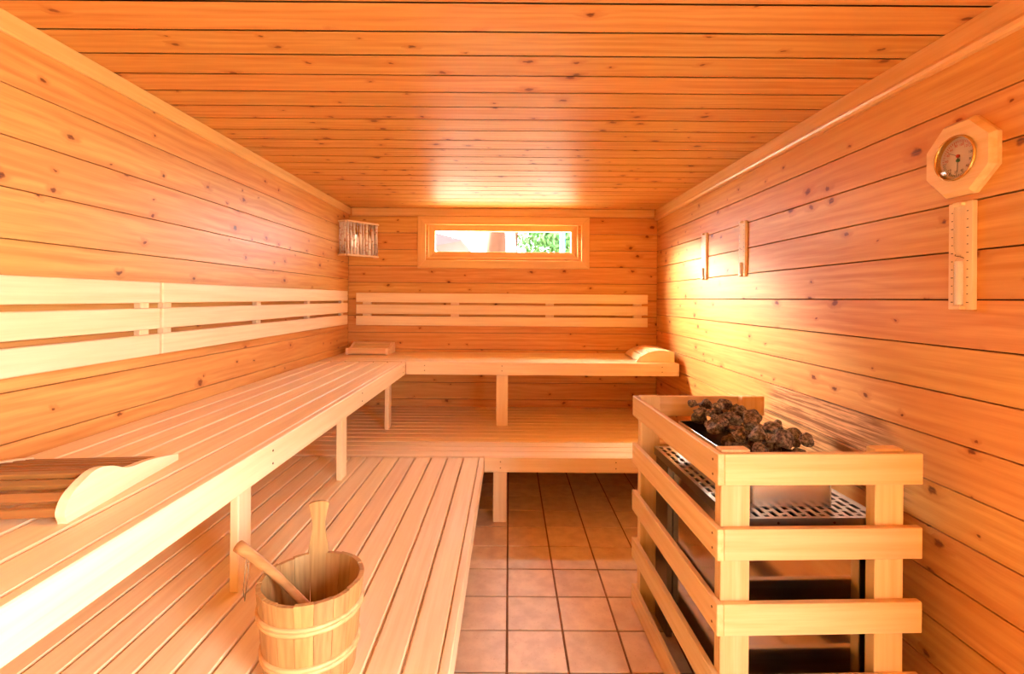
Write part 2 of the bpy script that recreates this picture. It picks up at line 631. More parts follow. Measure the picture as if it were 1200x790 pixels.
cornice('trim_1', 'left', 2.004, YF + 0.001, YB - 0.001)
cornice('trim_2', 'right', 1.970, YF + 0.001, YB - 0.001)
struct(span('trim_3', None, XL + 0.03, XR - 0.03, YB - 0.013, YB - 0.001, 1.995, ZC - 0.001, 'back', 'trimwood'))

# floor tiles
TP, TG = 0.2172, 0.0085
xs = []
k = math.floor(XL / TP)
while k * TP < XR:
    a, b = max(k * TP + TG / 2, XL), min((k + 1) * TP - TG / 2, XR)
    if b - a > 0.015 and a > -1.1:      # the columns right under the benches' rear never show
        xs.append((a, b))
    k += 1
ys = []
k = -14
while 1.7037 + k * TP < YB:
    a, b = max(1.7037 + k * TP + TG / 2, YF), min(1.7037 + (k + 1) * TP - TG / 2, YB)
    if b - a > 0.015:
        ys.append((a, b))
    k += 1
for a, b in xs:
    for c, d in ys:
        board('tile', floor, rel(floor, ((a + b) / 2, (c + d) / 2, -0.0029)), b - a, d - c, 0.0058, 'x', 'tile', 0.0012)

# ------------------------------------------------------------------ window
win = bpy.data.objects.new('window_1', None)
COL.objects.link(win)
win.location = (-0.055, YB, 1.78)
struct(win)


def wspan(name, x0, x1, y0, y1, z0, z1, frame, mat='trimwood', bev=0.003):
    o = span(name, win, x0, x1, y0, y1, z0, z1, frame, mat, bev)
    o.location = Vector(o.location) - win.location
    return o


def mitred(name, x0, x1, z0, z1, w, y0, y1, mat):
    """four mitred frame pieces around a rectangle (outer bounds)"""
    quads = [
        [(x0, z1), (x1, z1), (x1 - w, z1 - w), (x0 + w, z1 - w)],
        [(x0, z0), (x1, z0), (x1 - w, z0 + w), (x0 + w, z0 + w)],
        [(x0, z0), (x0, z1), (x0 + w, z1 - w), (x0 + w, z0 + w)],
        [(x1, z0), (x1, z1), (x1 - w, z1 - w), (x1 - w, z0 + w)]]
    for i, q in enumerate(quads):
        cx, cz = sum(p[0] for p in q) / 4, sum(p[1] for p in q) / 4
        loc = Vector((cx, y0, cz)) - win.location
        if i < 2:
            bm = prism_bm([(a - cx, b - cz) for a, b in q], y1 - y0, 'y')
            bmesh.ops.bevel(bm, geom=bm.edges[:], offset=0.0025, segments=1, affect='EDGES')
            put(name, mesh(name, bm, mat), win, loc)
        else:
            bm = prism_bm([(b - cz, -(a - cx)) for a, b in q], y1 - y0, 'y')
            bmesh.ops.bevel(bm, geom=bm.edges[:], offset=0.0025, segments=1, affect='EDGES')
            # local x runs up the stile
            put(name, mesh(name, bm, mat), win, loc, eul((0, 0, 1), (0, 1, 0), (-1, 0, 0)))


mitred('casing', -0.778, 0.672, 1.553, 1.990, 0.068, YB - 0.022, YB - 0.001, 'trimwood')
# reveal boards and sash around the pane
wspan('reveal', WX0, WX1, YB + 0.0, YB + 0.12, WZ1 - 0.012, WZ1, 'x')
wspan('reveal', WX0, WX1, YB + 0.0, YB + 0.12, WZ0, WZ0 + 0.012, 'x')
wspan('reveal', WX0, WX0 + 0.012, YB + 0.0, YB + 0.12, WZ0 + 0.0125, WZ1 - 0.0125, 'zy')
wspan('reveal', WX1 - 0.012, WX1, YB + 0.0, YB + 0.12, WZ0 + 0.0125, WZ1 - 0.0125, 'zy')
mitred('sash', WX0 + 0.0125, WX1 - 0.0125, WZ0 + 0.0125, WZ1 - 0.0125, 0.050, YB + 0.025, YB + 0.065, 'trimwood')
p = span('pane', win, WX0 + 0.055, WX1 - 0.055, YB + 0.043, YB + 0.047, WZ0 + 0.055, WZ1 - 0.055, 'back', 'glass', 0)
p.location = Vector(p.location) - win.location

# ------------------------------------------------------------------ unseen glazed door, added to bring daylight in from the right
door = bpy.data.objects.new('unseen_door_1', None)
COL.objects.link(door)
door.location = (XR, (DY0 + DY1) / 2, 0)
struct(door)


def dspan(name, x0, x1, y0, y1, z0, z1, frame, mat='trimwood', bev=0.003):
    o = span(name, door, x0, x1, y0, y1, z0, z1, frame, mat, bev)
    o.location = Vector(o.location) - door.location
    return o


dspan('stile', XR + 0.03, XR + 0.07, DY0, DY0 + 0.06, 0.0, DZ, 'zy')
dspan('stile', XR + 0.03, XR + 0.07, DY1 - 0.06, DY1, 0.0, DZ, 'zy')
dspan('rail', XR + 0.03, XR + 0.07, DY0 + 0.06, DY1 - 0.06, DZ - 0.06, DZ, 'y')
dspan('rail', XR + 0.03, XR + 0.07, DY0 + 0.06, DY1 - 0.06, 0.0, 0.10, 'y')
dspan('pane', XR + 0.046, XR + 0.052, DY0 + 0.055, DY1 - 0.055, 0.095, DZ - 0.055, 'right', 'glass', 0)
dspan('door_handle', XR + 0.005, XR + 0.03, DY1 - 0.055, DY1 - 0.025, 0.85, 1.15, 'zy', 'aspen', 0.004)

# ------------------------------------------------------------------ benches
ZU, ZL = 0.845, 0.385
TS = 0.026


def screws(parent, pts, frame):
    for q in pts:
        put('screw', SCREW, parent, q, FR[frame])


bm = bmesh.new()
bmesh.ops.create_cone(bm, cap_ends=True, segments=8, radius1=0.0038, radius2=0.0032, depth=0.0016)
SCREW = mesh('screw', bm, 'screw')


def bench_y(label, x0, x1, yend, z, nslat, fascia_x, group, fh=0.09):
    t = thing('sauna_bench', label, 'bench', (fascia_x, yend, 0), 0, group)
    o = Vector(t.location)
    def sp(name, a, b, c, d, e, f, fr, mat='aspen', bev=0.003):
        q = span(name, t, a, b, c, d, e, f, fr, mat, bev)
        q.location = Vector(q.location) - o
        return q
    pitch = (x1 - x0) / nslat
    for i in range(nslat):
        sp('slat', x0 + i * pitch + 0.0035, x0 + (i + 1) * pitch - 0.0035, max(YF, -0.9) + 0.03, yend, z - TS, z, 'y', bev=0.004)
    sp('fascia', x1 + 0.0005, fascia_x, max(YF, -0.9) + 0.03, yend, z - fh, z + 0.0005, 'left')
    for yy in (-0.5, 0.55, 1.5, 2.46, 3.36):
        if yy < yend - 0.05:
            sp('batten', x0 + 0.01, x1, yy, yy + 0.045, z - TS - 0.045, z - TS - 0.0005, 'x')
    return t, sp


ub, sp = bench_y('long upper bench of pale slats along the wall with two backrests', XL + 0.004, -0.761, 3.476, ZU, 6, -0.735, None)
for yy in (0.55, 1.51, 2.44, 3.39):
    sp('post', -0.858, -0.830, yy, yy + 0.075, ZL + 0.0005, ZU - TS - 0.0455, 'zy')
screws(ub, [(0.0005, yy + dy - 3.476, ZU - 0.045 + dz) for yy in (0.58, 1.51, 2.44, 3.39) for dy, dz in ((0.02, 0.02), (0.02, -0.02))], 'left')

lb, sp = bench_y('wide lower bench of pale slats carrying the wooden bucket', XL + 0.004, -0.166, 2.812, ZL, 13, -0.140, None, 0.085)
for yy in (0.2, 1.4, 2.55):
    sp('leg', -0.26, -0.18, yy, yy + 0.028, 0.0, ZL - TS - 0.0455, 'zx')


def bench_x(label, x0, x1, y0, y1, z, nslat, xfas, group, fh):
    t = thing('sauna_bench', label, 'bench', ((x0 + x1) / 2, y0, 0), 0, group)
    o = Vector(t.location)
    def sp(name, a, b, c, d, e, f, fr, mat='aspen', bev=0.003):
        q = span(name, t, a, b, c, d, e, f, fr, mat, bev)
        q.location = Vector(q.location) - o
        return q
    pitch = (y1 - y0) / nslat
    for i in range(nslat):
        sp('slat', x0, x1, y0 + i * pitch + 0.0035, y0 + (i + 1) * pitch - 0.0035, z - TS, z, 'x', bev=0.004)
    sp('fascia', xfas, x1, y0 - 0.026 + 0.0035, y0 + 0.003, z - fh, z + 0.0005, 'back')
    for xx in (-1.25, -0.55, 0.1, 1.05):
        sp('batten', xx, xx + 0.045, y0 + 0.01, y1 - 0.005, z - TS - 0.045, z - TS - 0.0005, 'y')
    return t, sp


bu, sp = bench_x('upper bench of pale slats below the window', XL + 0.004, 1.212, 3.505, YB - 0.004, ZU, 7, -0.7345, None, 0.09)
sp('post', -0.09, -0.006, 3.52, 3.548, ZL + 0.0005, ZU - TS - 0.0455, 'zx')
bl, sp = bench_x('lower bench of pale slats standing in front of the window wall', XL + 0.004, 1.215, 2.8405, YB - 0.004, ZL, 14, -0.1395, None, 0.085)
sp('leg', -0.087, -0.008, 2.845, 2.873, 0.0, ZL - TS - 0.0455, 'zx')
sp('leg', 1.06, 1.14, 2.845, 2.873, 0.0, ZL - TS - 0.0455, 'zx')
c = bu.location.x
screws(bu, [(xx - c, -0.0230, ZU - 0.045 + dz) for xx in (-0.60, -0.05, 1.09) for dz in (0.02, -0.015)], 'back')
c = bl.location.x
screws(bl, [(xx - c, -0.0230, ZL - 0.045 + dz) for xx in (-0.045, 0.62) for dz in (0.02, -0.015)], 'back')

# ------------------------------------------------------------------ backrests
ZB = (1.352, 1.255, 1.158)


def backrest(label, side, a0, a1, sups):
    if side == 'left':
        t = thing('backrest', label, 'backrest', (XL, (a0 + a1) / 2, 1.083), 0, None)
    else:
        t = thing('backrest', label, 'backrest', ((a0 + a1) / 2, YB, 1.073), 0, None)
    o = Vector(t.location)
    zoff = 0 if side == 'left' else -0.012
    def sp(name, *a):
        q = span(name, t, *a)
        q.location = Vector(q.location) - o
    for z in ZB:
        z += zoff
        if side == 'left':
            sp('slat', XL + 0.026, XL + 0.045, a0, a1, z - 0.078, z, 'left', 'aspen', 0.003)
        else:
            sp('slat', a0, a1, YB - 0.045, YB - 0.026, z - 0.078, z, 'back', 'aspen', 0.003)
    for s in sups:
        if side == 'left':
            sp('support', XL + 0.0005, XL + 0.0255, s - 0.022, s + 0.022, ZB[2] - 0.06, ZB[0] - 0.02, 'zy', 'aspen', 0.002)
        else:
            sp('support', s - 0.035, s + 0.035, YB - 0.0255, YB - 0.0005, ZB[2] - 0.07, ZB[0] - 0.03, 'zx', 'aspen', 0.002)


backrest('three-slat backrest above the large dark-slatted headrest', 'left', -0.4, 1.853, (-0.2, 0.6, 1.25, 1.80))
backrest('three-slat backrest running from the mid-wall joint to the lamp corner', 'left', 1.866, 4.0, (1.92, 2.62, 3.27, 3.93))
backrest('three-slat backrest under the window above the corner headrests', 'back', -1.286, 1.161, (-1.20, -0.46, 0.34, 1.08))


# ------------------------------------------------------------------ headrests
def arc_sample(prof, n):
    """n points evenly spaced by length along the polyline, with tangents"""
    seg = [(Vector(a), Vector(b)) for a, b in zip(prof, prof[1:])]
    tot = sum((b - a).length for a, b in seg)
    out = []
    for i in range(n):
        d = tot * (i + 0.5) / n
        for a, b in seg:
            l = (b - a).length
            if d <= l or (a, b) == seg[-1]:
                p = a.lerp(b, min(1, d / l))
                t = (b - a).normalized()
                out.append((p, t))
                break
            d -= l
    return out, tot


def smooth_prof(pts, n=6):
    out = []
    P = [Vector(p) for p in pts]
    for i in range(len(P) - 1):
        p0, p1, p2, p3 = P[max(i - 1, 0)], P[i], P[i + 1], P[min(i + 2, len(P) - 1)]
        for k in range(n):
            t = k / n
            out.append(0.5 * ((2 * p1) + (-p0 + p2) * t + (2 * p0 - 5 * p1 + 4 * p2 - p3) * t * t + (-p0 + 3 * p1 - 3 * p2 + p3) * t ** 3))
    out.append(P[-1])
    return [(p.x, p.y) for p in out]


def headrest(label, loc, rotz, top, width, nslat, fill, slat_mat, side_mat, st=0.018, drop=0.0, th=0.012):
    """profile 'top' lies in the local y-z plane; slats run along local x between two side panels"""
    t = thing('headrest', label, 'headrest', loc, rotz)
    top = smooth_prof(top)
    y0, y1 = top[0][0], top[-1][0]
    poly = [(y0, 0.0)] + [q for q in top if q[1] > 0.0005] + [(y1, 0.0)]
    for x in (-st, -width):
        bm = prism_bm(poly, st, 'x')
        put('side_panel', mesh('side_panel', grain_y(bm), side_mat), t, (x, 0, 0), GY)
    pts, tot = arc_sample(top, nslat)
    w = tot / nslat * fill
    for p, tg in pts:
        n = Vector((-tg.y, tg.x))
        c = p - n * (th / 2 + drop)
        e = eul((1, 0, 0), (0, tg.x, tg.y), (0, -tg.y, tg.x))
        board('slat', t, (-width / 2, c.x, max(c.y, th / 2 * abs(n.y) + w / 2 * abs(tg.y) + 0.001)), width - 2 * st - 0.0005, w, th, e, slat_mat, 0.0015)
    return t


H1 = [(0.002, 0.004), (-0.004, 0.026), (0.016, 0.056), (0.075, 0.080), (0.125, 0.074), (0.185, 0.050), (0.26, 0.042), (0.34, 0.028), (0.392, 0.016)]
headrest('large headrest with dark brown slats lying on the upper bench', (-0.876, 0.972, ZU + 0.0005), R(6), H1, 0.385, 12, 0.50, 'dark_slat', 'aspen', 0.018, 0.004, 0.011)
H2 = [(0.0, 0.006), (-0.001, 0.030), (0.006, 0.054), (0.05, 0.050), (0.10, 0.052), (0.15, 0.070), (0.20, 0.086), (0.235, 0.080), (0.25, 0.06)]
headrest('small slatted headrest in the bench corner below the lamp', (-0.957, 3.868, ZU + 0.0005), 0, H2, 0.335, 7, 0.9, 'guard', 'aspen', 0.02)
H3 = [(0.0, 0.012), (0.03, 0.042), (0.09, 0.072), (0.16, 0.086), (0.22, 0.084), (0.27, 0.076)]


def headrest_arch():
    t = thing('headrest', 'arched headrest of wide boards at the bench end near the sand timers', 'headrest', (0.927, 3.553, ZU + 0.0005), R(-2))
    top = smooth_prof(H3)
    poly = [(0.0, 0.0)] + top + [(0.27, 0.0)]
    for yy in (0.0, 0.42):
        put('side_panel', mesh('side_panel', prism_bm(poly, 0.02, 'y'), 'aspen'), t, (0, yy, 0))
    pts, tot = arc_sample(top, 5)
    for p, tg in pts:
        n = Vector((-tg.y, tg.x))
        c = p - n * 0.006
        board('slat', t, (c.x, 0.23, c.y), 0.398, tot / 5 * 0.9, 0.012, eul((0, 1, 0), (-tg.x, 0, -tg.y), (n.x, 0, n.y)), 'aspen', 0.0015)


headrest_arch()

# ------------------------------------------------------------------ corner lamp
def corner_lamp():
    t = thing('wall_lamp', 'corner lamp with a shade of pale birch rods beside the window', 'lamp', (-1.26, 4.05, 1.62))
    A, B = Vector((-1.289, 3.862)), Vector((-1.108, 4.085))
    A0, B0 = Vector((-1.362, 3.905)), Vector((-1.140, 4.146))
    o = Vector((-1.26, 4.05))
    loop = [A0 - o, A - o, B - o, B0 - o]
    z0, z1 = 0.012, 0.292
    # top and bottom hoops of the shade
    for zz in (z0, z1 - 0.012):
        for p, q in zip(loop, loop[1:]):
            d = (q - p)
            ang = math.atan2(d.y, d.x)
            board('shade_rim', t, ((p.x + q.x) / 2, (p.y + q.y) / 2, zz + 0.006), d.length - 0.001, 0.034, 0.013, Euler((0, 0, ang)), 'aspen', 0.002)
    rod = None
    def rods(p, q, n):
        nonlocal rod
        for i in range(n):
            c = p.lerp(q, (i + 0.5) / n)
            bm = tube_bm([(0, 0, 0), (random.uniform(-.0015, .0015), random.uniform(-.0015, .0015), 0.13), (0, 0, z1 - z0 - 0.026)], [random.uniform(0.0102, 0.0120) for _ in range(3)], 8)
            put('rod', mesh('rod', bm, 'birch', True), t, (c.x, c.y, z0 + 0.013))
    rods(A - o, B - o, 10)
    rods(A0 - o, A - o, 3)
    rods(B - o, B0 - o, 2)
    bm = lathe_bm([(0.004, 0.0), (0.02, 0.012), (0.03, 0.04), (0.026, 0.065), (0.014, 0.085), (0.013, 0.11)], 16, True, True)
    N = NT('lamp_bulb')
    N.b.inputs['Base Color'].default_value = (1, 0.9, 0.75, 1)
    N.b.inputs['Emission Color'].default_value = (1, 0.78, 0.5, 1)
    N.b.inputs['Emission Strength'].default_value = 0.3
    M['bulb'] = N.m
    bme = mesh('bulb', bm, 'bulb', True)
    put('bulb', bme, t, (-0.02, 0.0, 0.09))
    put('backplate', mesh('backplate', box_bm(0.09, 0.012, 0.10, 0.004), 'hoop'), t, (-0.03, 0.092, 0.14))


corner_lamp()

# ------------------------------------------------------------------ sand timers on the right wall
def sand_timer(label, yc, z0, fill):
    t = thing('sand_timer', label, 'sand timer', (XR, yc, z0), 0, 'sand timers on the wall')
    h, w = 0.294, 0.072
    put('base_board', CACHE.setdefault('stb', mesh('base_board', box_bm(h, w, 0.014, 0.0015), 'aspen')), t, (-0.0075, 0, h / 2), FR['zy'])
    for zz, hh in ((0.004, 0.012), (h - 0.004, 0.012)):
        put('end_block', CACHE.setdefault('stc', mesh('end_block', box_bm(0.026, 0.018, 0.010, 0.002), 'aspen')), t, (-0.0190, -0.002, zz + (0.002 if zz < 0.1 else -0.002)), eul((0, 1, 0), (-1, 0, 0), (0, 0, 1)))
    prof = [(0.0105, 0.012), (0.0115, 0.02), (0.0115, 0.120), (0.009, 0.133), (0.0025, 0.146), (0.009, 0.159), (0.0115, 0.172), (0.0115, 0.272), (0.0105, 0.281)]
    put('vial', CACHE.setdefault('stv', mesh('vial', lathe_bm(prof, 16), 'vial', True)), t, (-0.0190, -0.002, 0))
    sp_ = [(0.0095, 0.014), (0.0098, 0.02), (0.0098, 0.014 + fill)]
    put('sand', mesh('sand', lathe_bm(sp_, 14, True, True), 'sand', False), t, (-0.0190, -0.002, 0))
    for s in (-1, 1):
        put('clip', CACHE.setdefault('stw', mesh('clip', tube_bm([(0, -0.013, 0), (-0.006, -0.008, 0.004), (-0.008, 0, 0.006), (-0.006, 0.008, 0.008), (0, 0.013, 0.012)], 0.001, 6), 'steel')), t, (-0.0170, -0.002, 0.146 - 0.006 * s), (0 if s > 0 else R(180), 0, 0))
    bm = bmesh.new()
    for i in range(12):
        for yy in (-0.022, 0.024):
            r = bmesh.ops.create_cube(bm, size=1)
            bmesh.ops.scale(bm, vec=(0.0006, 0.004 if i % 3 else 0.0065, 0.0022), verts=r['verts'])
            bmesh.ops.translate(bm, vec=(-0.0148, yy, 0.02 + i * 0.0225), verts=r['verts'])
    o = put('scale_marks', mesh('scale_marks', bm, 'ink'), t)
    o['kind'] = 'stuff'


sand_timer('wooden sand timer hanging right below the octagonal thermometer', 1.343, 1.279, 0.118)
sand_timer('higher hung sand timer between the octagonal thermometer and the corner one', 2.607, 1.427, 0.06)
sand_timer('sand timer closest to the window wall', 3.12, 1.430, 0.06)

# ------------------------------------------------------------------ octagonal thermometer
def thermometer():
    t = thing('thermometer', 'octagonal wooden thermometer with a round brass-ringed dial', 'thermometer', (XR, 1.347, 1.695))
    Rin = 0.103 / math.cos(R(22.5))
    def octo(r, off=22.5):
        return [(r * math.cos(R(off + 45 * k)), r * math.sin(R(off + 45 * k))) for k in range(8)]
    bm = bmesh.new()
    rings = []
    for r, x in ((Rin, -0.0005), (Rin, -0.012), (Rin * 0.90, -0.026)):
        rings.append([bm.verts.new((x, a, b)) for a, b in octo(r)])
    n = 48
    def circ(r, x):
        return [bm.verts.new((x, r * math.cos(2 * math.pi * k / n + R(22.5)), r * math.sin(2 * math.pi * k / n + R(22.5)))) for k in range(n)]
    for r0, r1 in zip(rings, rings[1:]):
        for k in range(8):
            bm.faces.new((r0[k], r0[(k + 1) % 8], r1[(k + 1) % 8], r1[k]))
    bm.faces.new(rings[0])
    c0 = circ(0.062, -0.026)
    for k in range(8):
        seg = [c0[(k * 6 + j) % n] for j in range(7)]
        bm.faces.new([rings[2][k], rings[2][(k + 1) % 8]] + seg[::-1])
    c1 = circ(0.062, -0.014)
    for k in range(n):
        bm.faces.new((c0[k], c0[(k + 1) % n], c1[(k + 1) % n], c1[k]))
    bm.faces.new(c1)
    put('frame', mesh('frame', grain_y(bm), 'guard'), t, (0, 0, 0), GY)
    rotx = eul((0, 1, 0), (0, 0, 1), (1, 0, 0))
    face = eul((0, -1, 0), (0, 0, 1), (-1, 0, 0))        # local z points into the room
    ring = lathe_bm([(0.0615, 0.0), (0.0615, 0.016), (0.059, 0.019), (0.0565, 0.016), (0.0565, 0.0)], 48)
    put('bezel', mesh('bezel', ring, 'brass', True), t, (-0.0145, 0, 0), face)
    d = put('dial', mesh('dial', lathe_bm([(0.0564, 0.0), (0.0564, 0.002)], 48, True, True), 'dial'), t, (-0.0145, 0, 0), face)
    def marks(name, a0, a1, cnt, r0, r1, w, mat):
        bm = bmesh.new()
        for i in range(cnt):
            a = R(a0 + (a1 - a0) * i / (cnt - 1))
            rr = r0 if i % 5 else r0 - 0.004
            q = bmesh.ops.create_cube(bm, size=1)
            bmesh.ops.scale(bm, vec=(r1 - rr, w, 0.0005), verts=q['verts'])
            bmesh.ops.translate(bm, vec=((r1 + rr) / 2, 0, 0.0023), verts=q['verts'])
            bmesh.ops.rotate(bm, cent=(0, 0, 0), matrix=Matrix.Rotation(a, 3, 'Z'), verts=q['verts'])
        o = put(name, mesh(name, bm, mat), d)
        o['kind'] = 'stuff'
    marks('red_scale', 35, 185, 22, 0.043, 0.050, 0.0013, 'red')
    marks('black_scale', -125, 25, 30, 0.044, 0.050, 0.0010, 'ink')
    marks('left_scale', 190, 232, 8, 0.042, 0.050, 0.0012, 'ink')
    # printed figures along the scales
    for i, s in enumerate(('20', '40', '60', '80', '100', '120')):
        figure(d, s, R(180 - 26 * i), 0.036, 'red')
    for i, s in enumerate(('0', '20', '40', '60', '80', '100')):
        figure(d, s, R(228 + 29 * i), 0.037, 'ink')
    for zz, mat, ang, ln in ((0.006, 'red', R(152), 0.034), (-0.006, 'green', R(-92), 0.030)):
        nd = prism_bm([(-0.008, -0.0007), (ln, -0.0003), (ln, 0.0003), (-0.008, 0.0007)], 0.0008, 'z')
        put('needle', mesh('needle', nd, 'ink'), d, (0, zz, 0.0045), (0, 0, ang))
        put('pivot', mesh('pivot', lathe_bm([(0.0046, 0.002), (0.0046, 0.006), (0.003, 0.0072)], 14, True, True), mat), d, (0, zz, 0))
    dome = lathe_bm([(0.0562, 0.014), (0.046, 0.0165), (0.03, 0.0185), (0.012, 0.0195), (0.001, 0.0197)], 40)
    put('glass_cover', mesh('glass_cover', dome, 'vial', True), t, (-0.0145, 0, 0), face)


def figure(parent, text, ang, r, mat):
    cu = bpy.data.curves.new('figure', 'FONT')
    cu.body = text
    cu.size = 0.0095
    cu.align_x = 'CENTER'
    cu.align_y = 'CENTER'
    cu.extrude = 0.0001
    cu.materials.append(M[mat])
    tmp = bpy.data.objects.new('figure_source', cu)
    COL.objects.link(tmp)
    bpy.context.view_layer.update()
    me = bpy.data.meshes.new_from_object(tmp.evaluated_get(bpy.context.evaluated_depsgraph_get()))
    bpy.data.objects.remove(tmp)
    bpy.data.curves.remove(cu)
    me.materials.clear()
    me.materials.append(M[mat])
    put('figure', me, parent, (r * math.cos(ang), r * math.sin(ang), 0.0023))


thermometer()

# ------------------------------------------------------------------ heater guard and heater
GO = (0.556, 1.2985, 0.0)
GR = R(2.0)


def guard():
    t = thing('heater_guard', 'pale wooden rail guard standing around the sauna heater', 'heater guard', GO, GR)
    tops = [0.891 - 0.2 * k for k in range(5)]
    for i, z in enumerate(tops):
        z0 = max(z - 0.084, 0.004)
        span('rail', t, 0.0185, 0.562, 0.0, 0.020, z0, z, 'back', 'guard', 0.002)
        r = span('rail', t, 0.0, 0.018, 0.0, 0.790, z0, z, 'right', 'guard', 0.002)
        for dz in (0.022, 0.062):
            put('screw', SCREW, t, (-0.0003, 0.030, z - dz), FR['right'])
        span('rail', t, 0.0185, 0.562, 0.7705, 0.790, z0, z, 'front', 'guard', 0.002)
    for x0 in (0.0185, 0.446):
        for y0 in (0.0205, 0.7345):
            span('post', t, x0, x0 + 0.080, y0, y0 + 0.0355, 0.0, 0.897, 'zx', 'guard', 0.002)
    return t


guard()


def heater():
    t = thing('sauna_heater', 'polished steel sauna heater holding stones inside the wooden guard', 'heater', GO, GR)
    x0, x1, y0, y1 = 0.100, 0.500, 0.066, 0.715
    # cabinet with open bottom
    put('cabinet', mesh('cabinet', box_bm(x1 - x0, y1 - y0, 0.58, 0.004), 'steel'), t, ((x0 + x1) / 2, (y0 + y1) / 2, 0.38))
    for xx in (x0 + 0.002, x1 - 0.042):
        for yy in (y0 + 0.002, y1 - 0.03):
            put('foot', mesh('foot', box_bm(0.04, 0.028, 0.0885, 0.002), 'black'), t, (xx + 0.02, yy + 0.014, 0.0445))
    put('rear_column', mesh('rear_column', box_bm(0.022, 0.13, 0.685, 0.002), 'brushed'), t, (x0 - 0.0115, y1 - 0.066, 0.343))
    put('side_trim', mesh('side_trim', box_bm(0.012, 0.02, 0.58, 0.002), 'black'), t, (x1 + 0.0065, y0 + 0.011, 0.37))
    # slotted tray around the stone box
    px0, px1, py0, py1, pz = 0.076, 0.500, 0.062, 0.728, 0.688
    colw, cx = [], px0
    cols = []
    i = 0
    while cx < px1 - 1e-6:
        w = 0.013 if i % 2 == 0 else 0.014
        w = min(w, px1 - cx)
        cols.append((cx, cx + w, i))
        cx += w
        i += 1
    nr = 60
    ry = [py0 + (py1 - py0) * k / nr for k in range(nr + 1)]
    bm = bmesh.new()
    V = {}
    def vv(x, y):
        k = (round(x, 5), round(y, 5))
        if k not in V:
            V[k] = bm.verts.new((x, y, 0))
        return V[k]
    for a, b, i in cols:
        hole_col = i % 2 == 1 and b < px1 - 0.006
        for k in range(nr):
            ph = (k + (2 if (i // 2) % 2 else 0)) % 4
            if hole_col and 1 <= k < nr - 1 and ph != 0:
                continue
            bm.faces.new((vv(a, ry[k]), vv(b, ry[k]), vv(b, ry[k + 1]), vv(a, ry[k + 1])))
    r = bmesh.ops.extrude_face_region(bm, geom=bm.faces[:])
    bmesh.ops.translate(bm, vec=(0, 0, 0.004), verts=[g for g in r['geom'] if isinstance(g, bmesh.types.BMVert)])
    tr = put('slotted_tray', mesh('slotted_tray', bm, 'grille'), t, (0, 0, pz))
    for a, b, c, d in ((px0, px1, py0 - 0.003, py0), (px0, px1, py1, py1 + 0.003), (px0 - 0.003, px0, py0, py1), (px1, px1 + 0.003, py0, py1)):
        put('tray_lip', mesh('tray_lip', box_bm(b - a, d - c, 0.030), 'grille'), tr, ((a + b) / 2, (c + d) / 2, -0.010))
    for xx in (0.2, 0.36, 0.46):
        put('screw', SCREW, tr, (xx, py0 - 0.0035, -0.008), FR['back'])
    # dark heating chamber below the tray openings
    sx0, sx1, sy0, sy1, sz0, sz1 = 0.165, 0.402, 0.130, 0.705, 0.6925, 0.805
    for a, b, c, d in ((sx0, sx0 + 0.004, sy0, sy1), (sx1 - 0.004, sx1, sy0, sy1), (sx0 + 0.004, sx1 - 0.004, sy0, sy0 + 0.004), (sx0 + 0.004, sx1 - 0.004, sy1 - 0.004, sy1)):
        put('stone_box_wall', mesh('stone_box_wall', box_bm(b - a, d - c, sz1 - sz0, 0.001), 'satin'), t, ((a + b) / 2, (c + d) / 2, (sz0 + sz1) / 2))
    put('stone_box_floor', mesh('stone_box_floor', box_bm(sx1 - sx0 - 0.01, sy1 - sy0 - 0.01, 0.004), 'black'), t, ((sx0 + sx1) / 2, (sy0 + sy1) / 2, 0.7605))
    return sx0 + 0.004, sx1 - 0.004, sy0 + 0.004, sy1 - 0.004


SX0, SX1, SY0, SY1 = heater()


def stone_mesh(seed):
    rnd = random.Random(seed)
    bm = bmesh.new()
    bmesh.ops.create_icosphere(bm, subdivisions=3, radius=1.0)
    sc = Vector((rnd.uniform(0.95, 1.12), rnd.uniform(0.78, 1.0), rnd.uniform(0.62, 0.85)))
    planes = []
    for _ in range(10):
        d = Vector((rnd.gauss(0, 1), rnd.gauss(0, 1), rnd.gauss(0, 1))).normalized()
        planes.append((d, rnd.uniform(0.46, 0.80)))
    off = Vector((seed * 3.1, seed * 1.7, 0))
    for v in bm.verts:
        for d, k in planes:
            e = v.co.dot(d) - k
            if e > 0:
                v.co -= d * e * 0.97
        v.co *= 1.1 + 0.12 * noise.noise(v.co * 1.6 + off) + 0.03 * noise.noise(v.co * 5 + off)
        v.co = Vector((v.co.x * sc.x, v.co.y * sc.y, v.co.z * sc.z))
    return mesh('stone', bm, 'stone', False)


SM = [stone_mesh(i + 1) for i in range(8)]


